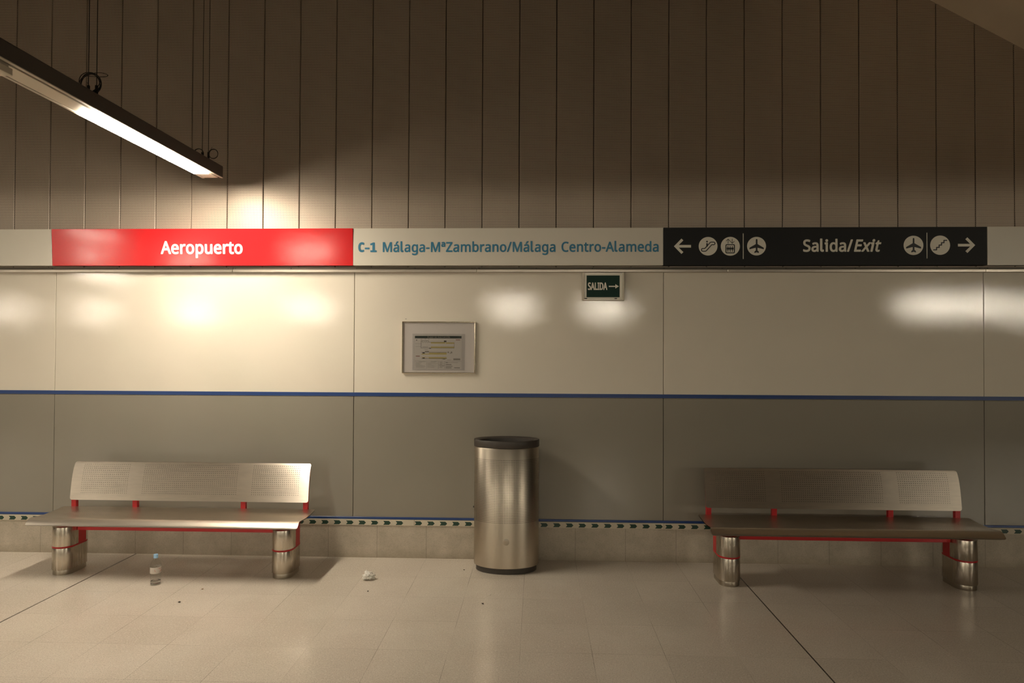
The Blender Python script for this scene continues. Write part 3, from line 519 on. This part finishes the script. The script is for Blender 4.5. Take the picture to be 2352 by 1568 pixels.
# lamps over the opposite platform, seen as reflections
def far_lamp(x, y, first=[]):
    if not first:
        r = thing('platform_lamp', '', 'lamp')
        bm = bmesh.new(); box(bm, -.66, .66, -.09, .09, .03, .13, .004, 1); finish('housing', bm, M['housing'], r)
        bm = bmesh.new(); box(bm, -.62, .62, -.07, .07, -.03, .03, .008, 2); finish('diffuser', bm, M['farlamp'], r)
        for s in (-.5, .5):
            bm = bmesh.new(); tube(bm, [(s, 0, .12), (s, 0, 2.05)], .003, 6); finish('suspension_wire', bm, M['wire'], r)
        first.append(r)
    else: r = copy_tree(first[0])
    r.location = (x, y, 2.95); r['label'] = 'lit lamp over the opposite platform, seen only as a glint on the cream panels'; r['group'] = 'lamps over the opposite platform'
for x, y in ((-13.42, -16.0), (-10.5, -16.0), (-7.38, -16.4), (-2.94, -14.8), (3.25, -14.1), (6.0, -14.4), (14.45, -13.0), (15.8, -13.0), (18.9, -15.3)): far_lamp(x, y)

# ================================================================== sign band
YF = -.055
def board(name, label, x0, x1, mat, tilt=0):
    r = thing(name, label, 'sign', ((x0+x1)/2, YF, 2.510), None); r.rotation_euler = (tilt, 0, 0)
    bm = bmesh.new(); box(bm, -(x1-x0)/2 + .0015, (x1-x0)/2 - .0015, 0, .053, -.150, .150, .0015, 1); finish('board', bm, mat, r)
    return r
def W_(r, name, contours, mat, y=-.0010, bold=0.0):
    cx, cz = r.location.x, r.location.z
    return flat(name, [[(x - cx, z - cz) for x, z in c] for c in contours], mat, r, y, .0012, bold)
r = board('blank_sign', 'blank cream sign panel at the left end of the band, beside the red sign', -2.5, 0, M['signwhite'])
r = board('station_sign', 'red station name sign reading Aeropuerto in white letters', 0, 2.5, M['red_sign'], math.radians(3.2))
W_(r, 'lettering', word('Aeropuerto', .918, 1.590, 2.4585, .097, track=6), M['letter_white'], bold=.0042)
r = board('line_sign', 'cream sign with blue lettering for line C-1 to Málaga Centro-Alameda', 2.5, 4.988, M['signwhite'])
W_(r, 'line_number', word('C', 2.548, 2.587, 2.473, .069), M['letter_blue'], bold=.0052)
W_(r, 'line_number', word('-1', 2.600, 2.690, 2.471, .071), M['letter_blue'], bold=.0036)
W_(r, 'lettering', word('Málaga-MªZambrano/Málaga Centro-Alameda', 2.745, 4.948, 2.470, .076, track=16), M['letter_blue'], bold=.0026)
r = board('exit_sign', 'long black sign with Salida/Exit, arrows and round pictograms', 4.988, 7.495, M['signblack'])
LC = M['letter_cream']
W_(r, 'lettering', word('Salida/', 6.083, 6.462, 2.469, .090, track=14), LC, bold=.0036)
W_(r, 'lettering', word('Exit', 6.476, 6.666, 2.469, .090, slant=.22, track=14), LC, bold=.0036)
def local(r, pts): return [(x - r.location.x, z - r.location.z) for x, z in pts]
def arrow(tip, end, cz, h):
    s = 1 if end > tip else -1; w = .0205
    return strokes('arrow', [], w, LC, r, -.001) if 0 else flat('arrow', [local(r, [(tip, cz), (tip + s*(h - .002), cz + h), (tip + s*(h + .013), cz + h - .0145), (tip + s*.0375, cz + w/2), (end, cz + w/2), (end, cz - w/2), (tip + s*.0375, cz - w/2), (tip + s*(h + .013), cz - h + .0145), (tip + s*(h - .002), cz - h)])], LC, r, -.001, .0012)
arrow(5.071, 5.205, 2.511, .061); arrow(7.402, 7.271, 2.516, .061)
for x, z in ((5.614, 2.511), (7.0345, 2.5135)):
    bm = bmesh.new(); lx, lz = x - r.location.x, z - r.location.z; box(bm, lx - .0025, lx + .0025, -.0016, 0, lz - .101, lz + .101); finish('divider', bm, LC, r)
def picto(cx, cz, rad):
    d_ = flat('pictogram', [local(r, disc(cx, cz, rad, 64))], LC, r, -.001, .0012)
    ox, oz = cx - r.location.x, cz - r.location.z
    return d_, lambda pts: [(ox + x*rad, oz + z*rad) for x, z in pts]
PB = M['picto_black']; YS = -.0024
# escalator
d_, f = picto(5.339, 2.511, .0735)
loop = [(-.61, -.25), (-.39, -.25), (-.31, -.20), (.22, .40), (.31, .44), (.61, .44), (.70, .39), (.73, .30), (.70, .21), (.61, .165), (.41, .165), (.36, .13), (-.20, -.50), (-.29, -.54), (-.59, -.54), (-.69, -.49), (-.72, -.395), (-.69, -.30), (-.61, -.25)]
strokes('escalator_symbol', [f(loop)], .0070, PB, d_, YS, .0012)
hx, hz = f([(-.12, .50)])[0]
strokes('escalator_symbol', [f([(-.12, .27), (-.12, -.0)])], .0105, PB, d_, YS, .0012, [(hx, hz, .0066)])
# lift
d_, f = picto(5.513, 2.510, .0745)
strokes('lift_symbol', [f([(-.41, .17), (.37, .17), (.42, .12), (.42, -.65), (.37, -.70), (-.41, -.70), (-.46, -.65), (-.46, .12), (-.41, .17)])], .0072, PB, d_, YS, .0012)
strokes('lift_symbol', [f([(-.24, .28), (-.24, .76)]), f([(-.44, .56), (-.24, .77), (-.04, .56)]), f([(.20, .78), (.20, .32)]), f([(.0, .52), (.20, .31), (.40, .52)])], .0036, PB, d_, YS, .0012)
ppl = []; dots = []
for x in (-.26, -.02, .22):
    ppl += [f([(x, -.15), (x, -.55)]), f([(x - .075, -.17), (x - .075, -.32)]), f([(x + .075, -.17), (x + .075, -.32)])]
    a, b = f([(x, -.05)])[0]; dots.append((a, b, .0042))
strokes('lift_symbol', ppl, .0056, PB, d_, YS, .0012, dots)
# aeroplanes
half = [(0, .77), (.05, .75), (.08, .70), (.085, .22), (.72, -.15), (.76, -.20), (.755, -.34), (.09, -.17), (.09, -.46), (.235, -.60), (.235, -.745), (0, -.67)]
plane = half + [(-x, z) for x, z in half[-2:0:-1]]
for cx, cz, rad in ((5.718, 2.511, .0735), (6.931, 2.515, .0755)):
    d_, f = picto(cx, cz, rad); flat('aeroplane_symbol', [f(plane)], PB, d_, YS, .0012)
# stairs
d_, f = picto(7.135, 2.516, .0755)
st = [(-.67, -.485), (-.37, -.485), (-.37, -.235), (-.11, -.235), (-.11, .01), (.13, .01), (.13, .255), (.38, .255), (.38, .50), (.66, .50)]
strokes('stairs_symbol', [f(st)], .0082, PB, d_, YS, .0012)
r = board('blank_sign', 'blank cream sign panel at the right end of the band, beside the black sign', 7.495, 9.995, M['signwhite'])

# ================================================================== small exit sign
t = thing('emergency_exit_sign', 'small dark green sign reading SALIDA with an arrow, in a cream frame', 'sign', (4.5155, -.002, 2.0825))
w, h = .335, .224
bm = bmesh.new(); box(bm, -w/2, w/2, -.024, 0, 0, h, .002, 1); finish('backplate', bm, M['rail'], t)
for s in (-1, 1):
    bm = bmesh.new(); box(bm, s*(w/2 - .0085) - .0085, s*(w/2 - .0085) + .0085, -.034, -.002, 0, h, .003, 2); finish('side_rail', bm, M['cover'], t)
bm = bmesh.new()
box(bm, -w/2 + .02, w/2 - .017, -.030, -.022, .200, .214, .001, 1); box(bm, -w/2 + .02, w/2 - .017, -.030, -.022, .010, .025, .001, 1)
box(bm, -w/2 + .020, -w/2 + .035, -.030, -.022, .0255, .1995, .001, 1); box(bm, w/2 - .036, w/2 - .017, -.030, -.022, .0255, .1995, .001, 1)
finish('inner_frame', bm, M['letter_cream'], t)
bm = bmesh.new(); box(bm, -w/2 + .034, w/2 - .0355, -.0275, -.023, .024, .201); pl = finish('green_plate', bm, M['exitgreen'], t)
lc = lambda cs: [[(x - 4.5155, z - 2.0825) for x, z in c] for c in cs]
flat('lettering', lc(word('SALIDA', 4.3955, 4.546, 2.1685, .055, track=10)), M['letter_cream'], pl, -.0282, .0012, .0024)
flat('arrow', lc([[(4.560, 2.1905), (4.612, 2.1905), (4.612, 2.1775), (4.640, 2.195), (4.612, 2.2125), (4.612, 2.1995), (4.560, 2.1995)]]), M['letter_cream'], pl, -.0282, .0012)
for x in (-.138, .10):
    bm = bmesh.new(); box(bm, x - .010, x + .010, -.0315, -.0295, .011, .018); finish('clip', bm, M['dark'], t)

# ================================================================== evacuation notice
t = thing('evacuation_notice', 'framed evacuation plan behind a clear pane on the cream wall panel', 'notice', (3.193, -.002, 1.4925))
w, h = .594, .4185
bm = bmesh.new(); box(bm, -w/2 + .003, w/2 - .003, -.008, 0, .003, h - .003); finish('backing', bm, M['paperback'], t)
bm = bmesh.new(); f_ = .0075
box(bm, -w/2, w/2, -.020, 0, 0, f_, .002, 2); box(bm, -w/2, w/2, -.020, 0, h - f_, h, .002, 2); box(bm, -w/2, -w/2 + f_, -.020, 0, f_, h - f_, .002, 2); box(bm, w/2 - f_, w/2, -.020, 0, f_, h - f_, .002, 2)
finish('frame', bm, M['chrome'], t)
bm = bmesh.new(); box(bm, -w/2 + f_, w/2 - f_, -.0165, -.0155, f_, h - f_); finish('clear_pane', bm, M['pane'], t)
def px(x, y): return ((x - 395)/(1850 - 395)*w - w/2 + .001, h - (y - 325)/(1360 - 325)*h)   # sketch units of the notice to metres
def rects(name, L, mat, y, par, d=.0006):
    bm = bmesh.new()
    for x0, y0, x1, y1 in L:
        a, b = px(x0, y0), px(x1, y1); box(bm, a[0], b[0], y - d, y, b[1], a[1])
    return finish(name, bm, mat, par)
sh = rects('plan_sheet', [(640, 595, 1578, 1277)], M['paper'], -.0085, t)
hd = rects('header', [(646, 612, 1575, 662)], M['headgreen'], -.0092, sh, .0004)
a, b = px(900, 655), px(1340, 618); flat('lettering', word('PLANO DE EVACUACIÓN', a[0], b[0], a[1], (b[1]-a[1])*.85, track=30), M['inkgrey'], hd, -.0099, .0003, .0003)
rects('yellow_bands', [(965, 735, 1250, 765), (1265, 742, 1430, 768), (965, 825, 1430, 852), (778, 968, 1280, 985), (930, 948, 1280, 968), (778, 1036, 1280, 1046), (925, 1046, 1280, 1062)], M['yellow'], -.0092, sh, .0004)
lines = [(768, 706, 774, 858), (768, 706, 920, 712), (914, 706, 920, 740), (914, 736, 1230, 741), (1225, 706, 1275, 738), (768, 853, 1432, 858), (1428, 740, 1432, 858), (778, 938, 1285, 945), (778, 1063, 1285, 1070), (850, 918, 930, 930), (800, 945, 845, 966), (800, 1046, 845, 1063), (1115, 1125, 1119, 1265), (1240, 1125, 1244, 1265), (884, 1125, 887, 1265), (1125, 1195, 1240, 1199), (655, 768, 770, 771), (655, 822, 770, 825), (1262, 1140, 1310, 1150), (1262, 1178, 1378, 1188), (1262, 1212, 1398, 1220), (1262, 1245, 1378, 1254), (1430, 1245, 1545, 1254), (645, 1115, 1575, 1118), (1090, 950, 1165, 955), (930, 858, 970, 868), (1200, 1072, 1255, 1080), (670, 690, 692, 705)]
rects('printed_lines', lines, M['ink'], -.0092, sh, .0004)
g = [(1318, 1142, 1510, 1148), (725, 1127, 860, 1132), (965, 1127, 1085, 1132), (1415, 1062, 1552, 1095), (760, 678, 795, 686), (835, 672, 875, 680), (905, 675, 940, 683), (835, 885, 905, 890), (1300, 925, 1325, 955), (1345, 945, 1358, 968), (1365, 925, 1390, 960), (1290, 1090, 1370, 1096)]
for i in range(7): g += [(665, 1146 + 16*i, random.randint(740, 872), 1150 + 16*i), (900, 1146 + 16*i, random.randint(960, 1100), 1150 + 16*i)]
for i in range(6): g += [(1140, 1132 + 21*i, random.randint(1180, 1230), 1140 + 21*i)]
for i in range(9): g += [(785 + 14*i, 722 + 9*(i % 3), 794 + 14*i, 735 + 9*(i % 3)), (800 + 12*i, 826 + 6*(i % 2), 808 + 12*i, 842)]
for k_ in (lambda c: c[1] < 690, lambda c: 690 <= c[1] < 900, lambda c: 900 <= c[1] < 1110, lambda c: c[1] >= 1110 and c[0] < 890, lambda c: c[1] >= 1110 and 890 <= c[0] < 1110, lambda c: c[1] >= 1110 and c[0] >= 1110):
    rects('printed_text', [c for c in g if k_(c)], M['inkgrey'], -.0092, sh, .0004)
for q_ in ((1460, 684, 1548, 696), (665, 1012, 748, 1026)): rects('red_mark', [q_], M['brown'], -.0092, sh, .0004)
bm = bmesh.new(); a, b = px(598, 1300), px(1640, 570); box(bm, a[0], b[0], -.0126, -.0120, a[1], b[1]); finish('plastic_sleeve', bm, M['sleeve'], t)

# ================================================================== benches
def sheet(name, prof, xs, thick, mat, parent, R, u_off=0):
    """pressed sheet: (y, z) profile swept along X with rounded corners; UV in metres"""
    pts = []; S_ = [0]
    for i in range(len(prof)-1):                       # resample smooth (Catmull-Rom)
        p0, p1, p2, p3 = prof[max(i-1, 0)], prof[i], prof[i+1], prof[min(i+2, len(prof)-1)]
        for j in range(6):
            t_ = j/6
            pts.append(tuple(.5*(2*p1[c] + (p2[c]-p0[c])*t_ + (2*p0[c]-5*p1[c]+4*p2[c]-p3[c])*t_*t_ + (3*p1[c]-p0[c]-3*p2[c]+p3[c])*t_**3) for c in (0, 1)))
    pts.append(prof[-1])
    for a, b in zip(pts, pts[1:]): S_.append(S_[-1] + math.hypot(b[0]-a[0], b[1]-a[1]))
    T = S_[-1]; half = xs; bm = bmesh.new(); uvl = bm.loops.layers.uv.new('UVMap'); info = {}
    NX = 24; rows = []
    extra = [R*.1, R*.3, R*.6, R]                       # extra rows near the ends for round corners
    def at(s):
        s = min(max(s, 0), T)
        for i in range(len(S_)-1):
            if S_[i+1] >= s:
                k_ = (s - S_[i])/max(1e-9, S_[i+1]-S_[i]); return tuple(pts[i][c] + (pts[i+1][c]-pts[i][c])*k_ for c in (0, 1))
        return pts[-1]
    ss = sorted(set([0, T] + [round(e, 5) for e in extra] + [round(T - e, 5) for e in extra] + [s for s in S_ if R < s < T - R]))
    for side in (0, 1):
        grid = []
        for s in ss:
            d_ = min(s, T - s); inset = R - math.sqrt(max(0, R*R - (R-d_)**2)) if d_ < R else 0
            a, b = at(s - .002), at(s + .002); ty, tz = b[0]-a[0], b[1]-a[1]; l_ = math.hypot(ty, tz); ny, nz = tz/l_, -ty/l_
            y, z = at(s); row = []
            for i in range(NX+1):
                x = (half - inset)*(2*i/NX - 1)
                v_ = bm.verts.new((x, y + side*thick*ny, z + side*thick*nz)); info[v_] = (x, s); row.append(v_)
            grid.append(row)
        rows.append(grid)
    A, B = rows
    def quad(a, b, c, d):
        f = bm.faces.new((a, b, c, d))
        for lp in f.loops: lp[uvl].uv = info[lp.vert]
    for i in range(len(ss)-1):
        for j in range(NX): quad(A[i][j], A[i][j+1], A[i+1][j+1], A[i+1][j]); quad(B[i][j], B[i+1][j], B[i+1][j+1], B[i][j+1])
        quad(A[i][0], A[i+1][0], B[i+1][0], B[i][0]); quad(A[i][NX], B[i][NX], B[i+1][NX], A[i+1][NX])
    for j in range(NX): quad(A[0][j], B[0][j], B[0][j+1], A[0][j+1]); quad(A[-1][j], A[-1][j+1], B[-1][j+1], B[-1][j])
    return finish(name, bm, mat, parent, smooth=True, angle=50)
def make_bench():
    r = thing('bench', 'steel bench under the hanging lamp, brightly lit, with a plastic bottle in front', 'bench', (1.28, 0, 0), 'pierced steel platform benches')
    back = [(-.272, .497), (-.268, .530), (-.262, .58), (-.254, .635), (-.243, .69), (-.228, .74), (-.211, .775), (-.200, .786)]
    sheet('backrest', back, .945, .005, M['back'], r, .018)
    seat = [(-.262, .444), (-.30, .440), (-.38, .433), (-.46, .430), (-.53, .432), (-.585, .437), (-.608, .438), (-.620, .434), (-.640, .421), (-.657, .405), (-.664, .395)]
    sheet('seat', seat, 1.0, -.005, M['seat'], r, .014)
    for s in (-1, 1):
        cx = s*.833; w = .158; bm = bmesh.new()
        prism(bm, stadium(cx, -.556, -.282, w), .036, .198, .0015)
        lg = finish('leg', bm, M['leg'], r, smooth=True, angle=35)
        bm = bmesh.new(); prism(bm, stadium(cx, -.550, -.288, w - .012), 0, .0355, .001); finish('leg_base', bm, M['leg_base'], lg, smooth=True, angle=35)
        bm = bmesh.new(); prism(bm, stadium(cx, -.5565, -.2815, w + .001), .1985, .2095, .001); finish('red_band', bm, M['red'], lg, smooth=True, angle=35)
        # upper leg: front and rear shells either side of the red post
        out = stadium(cx, -.556, -.282, w); fr = [p_ for p_ in out if p_[1] < -.44]; x_l, x_r = cx - w/2, cx + w/2
        bm = bmesh.new(); prism(bm, [(x_l, -.437)] + fr + [(x_r, -.437)], .210, .352, .0015); finish('upper_leg', bm, M['leg'], lg, smooth=True, angle=35)
        rr = [p_ for p_ in out if p_[1] > -.353]
        bm = bmesh.new(); prism(bm, [(x_r, -.353)] + rr + [(x_l, -.353)], .210, .352, .0015); finish('upper_leg', bm, M['leg'], lg, smooth=True, angle=35)
        bm = bmesh.new(); box(bm, x_l - .001, x_r + .001, -.4365, -.3535, .210, .421, .002, 1); finish('leg_post', bm, M['red'], lg)
    bm = bmesh.new(); box(bm, -.752, .752, -.455, -.405, .312, .347, .003, 1); finish('crossbeam', bm, M['red'], r)
    for x in (-.92, -.43, .43, .92):
        bm = bmesh.new()
        box(bm, x - .018, x + .018, -.43, -.262, .385, .421, .003, 1)
        if abs(x) < .6: box(bm, x - .018, x + .018, -.448, -.412, .34, .388, .003, 1)
        else: box(bm, min(x, x - math.copysign(.09, x)) - .009, max(x, x - math.copysign(.09, x)) + .009, -.43, -.36, .375, .42, .003, 1)
        prism_pts = [(-.262, .40), (-.232, .40), (-.232, .52), (-.215, .66), (-.195, .74), (-.215, .745), (-.242, .66), (-.258, .56), (-.262, .50)]
        a = [bm.verts.new((x - .018, y, z)) for y, z in prism_pts]; b = [bm.verts.new((x + .018, y, z)) for y, z in prism_pts]; n = len(a)
        bm.faces.new(a); bm.faces.new(b[::-1])
        for i in range(n): bm.faces.new((a[i], b[i], b[(i+1) % n], a[(i+1) % n]))
        finish('back_support', bm, M['red'], r)
    return r
bench = make_bench()
b2 = copy_tree(bench); b2.location.x = 6.213; b2['label'] = 'steel bench standing in the shade below the black exit sign, right of the bin'

# ================================================================== litter bin
t = thing('litter_bin', 'oval pierced steel litter bin with dark rim, between the two benches', 'bin', (3.7565, -.215, 0))
A_, B_ = .2495, .170
def oval(prof, mat, name, uv=False, n=72, par=None, close=True):
    bm = bmesh.new()
    rings = []
    per = [0]
    for j in range(n):
        a0, a1 = 2*PI*j/n, 2*PI*(j+1)/n; per.append(per[-1] + math.hypot(A_*(math.cos(a1)-math.cos(a0)), B_*(math.sin(a1)-math.sin(a0))))
    uvl = bm.loops.layers.uv.new('UVMap')
    for off, z in prof: rings.append([bm.verts.new(((A_+off)*math.cos(2*PI*j/n), (B_+off)*math.sin(2*PI*j/n), z)) for j in range(n)])
    for (Ra, Rb), (pa, pb) in zip(zip(rings, rings[1:]), zip(prof, prof[1:])):
        for j in range(n):
            f = bm.faces.new((Ra[j], Ra[(j+1) % n], Rb[(j+1) % n], Rb[j]))
            for lp, uv_ in zip(f.loops, ((per[j], pa[1]), (per[j+1], pa[1]), (per[j+1], pb[1]), (per[j], pb[1]))): lp[uvl].uv = uv_
    if close: bm.faces.new(rings[0][::-1]); bm.faces.new(rings[-1])
    return finish(name, bm, mat, par or t, smooth=True, angle=35)
oval([(-.018, 0), (-.016, .002), (-.016, .047)], M['bin_dark'], 'base')
oval([(-.012, .044), (-.003, .045), (0, .049), (0, .938), (-.002, .941), (-.012, .941)], M['bin'], 'body', close=False)
oval([(-.014, .048), (-.014, .94)], M['liner'], 'liner')
oval([(-.010, .9415), (.001, .9435), (.003, .947), (.003, .993), (.001, .9965), (-.003, .997), (-.034, .990), (-.040, .984), (-.041, .95), (-.010, .9415)], M['bin_dark'], 'rim', close=False)
bm = bmesh.new(); lathe(bm, [(.007, 0), (.007, .006), (.004, .008)], 14, cap=True)
for v_ in bm.verts: v_.co = (-.251 - v_.co.z + .003, v_.co.y - .02, v_.co.x + .475)
finish('lock', bm, M['bin_dark'], t)
bm = bmesh.new(); lathe(bm, [(.0001, .0025), (.016, .003), (.021, .0018), (.025, 0)], 32)
for v_ in bm.verts: v_.co = (v_.co.x + .005, -.1705 - v_.co.z + .001, v_.co.y + .248)
finish('pressed_boss', bm, M['leg_base'], t, smooth=True)

# ================================================================== bottle and litter
t = thing('water_bottle', 'clear plastic water bottle with blue cap on the floor before the left bench', 'bottle', (1.272, -.692, 0))
prof = [(.001, .003), (.024, .0), (.032, .003), (.0345, .010), (.0338, .018), (.0345, .030), (.0335, .040), (.0345, .055), (.0338, .068), (.0355, .080), (.0362, .084), (.0362, .126), (.0352, .130), (.0345, .140), (.031, .152), (.024, .166), (.0165, .178), (.0135, .184), (.0130, .192), (.0130, .204)]
bm = bmesh.new(); lathe(bm, prof, 40); finish('bottle_body', bm, clear('bottle_plastic', (.985, .99, .985, 1), .05), t, smooth=True)
bm = bmesh.new(); lathe(bm, [(.022, .004), (.031, .006), (.0328, .012), (.0322, .026), (.0322, .027)], 40, cap=True); finish('water', bm, M['water'], t, smooth=True, angle=40)
bm = bmesh.new(); lathe(bm, [(.0365, .0835), (.0368, .085), (.0368, .1255), (.0365, .127)], 48); finish('label', bm, M['label'], t, smooth=True)
bm = bmesh.new(); lathe(bm, [(.0150, .1875), (.0153, .189), (.0150, .190), (.0150, .212), (.0140, .2135)], 32, cap=True); finish('cap', bm, M['cap'], t, smooth=True, angle=40)
t.rotation_euler = (0, 0, .25)

def crumple(name, label, cat, x, y, size, mat, flat_=.6, sub=3, seed=1, group=None):
    bm = bmesh.new(); bmesh.ops.create_icosphere(bm, subdivisions=sub, radius=1)
    for v_ in bm.verts:
        n_ = noise.noise(v_.co*1.6 + Vector((seed*3.1, 0, 0))); m_ = abs(noise.noise(v_.co*3.3 + Vector((0, seed*5.7, 0))))
        v_.co *= (.75 + .55*n_ + .55*m_); v_.co.z *= flat_
    lo = min(v_.co.z for v_ in bm.verts)
    for v_ in bm.verts: v_.co = ((v_.co.x)*size/2, (v_.co.y)*size/2*.8, (v_.co.z - lo)*size/2)
    return tag(finish(name, bm, mat, None, (x, y, 0)), label, cat, group)
crumple('crumpled_tissue', 'crumpled white tissue on the floor left of the bin', 'tissue', 2.765, -.525, .086, M['tissue'], .8, 4, 3)
for nm, lab, x, y, s_, mt, f_, sd in (
    ('scrap', 'dark curled scrap on the floor, nearest to the camera, right of the bottle', 1.625, -1.022, .022, 'scrap', .3, 4),
    ('scrap', 'small brown scrap on the floor between the bottle and the bench foot', 1.656, -.776, .016, 'scrap_brown', .3, 5),
    ('scrap', 'tiny dark speck on the floor just below the tissue', 2.82, -.762, .012, 'scrap', .5, 6),
    ('scrap', 'dark scrap on the floor in front of the bin', 3.636, -.955, .018, 'scrap', .4, 7),
    ('scrap', 'pale curled paper scrap on the floor in front of the bin', 3.668, -.787, .022, 'scrap_white', .3, 8),
    ('scrap', 'tiny dark crumb on the floor at the left foot of the bin', 3.438, -.277, .012, 'scrap', .6, 9),
    ('scrap', 'tiny white speck on the dark floor joint under the right bench', 5.53, -.569, .011, 'scrap_white', .5, 10)):
    crumple(nm, lab, 'scrap', x, y, s_, M[mt], f_, 2, sd)
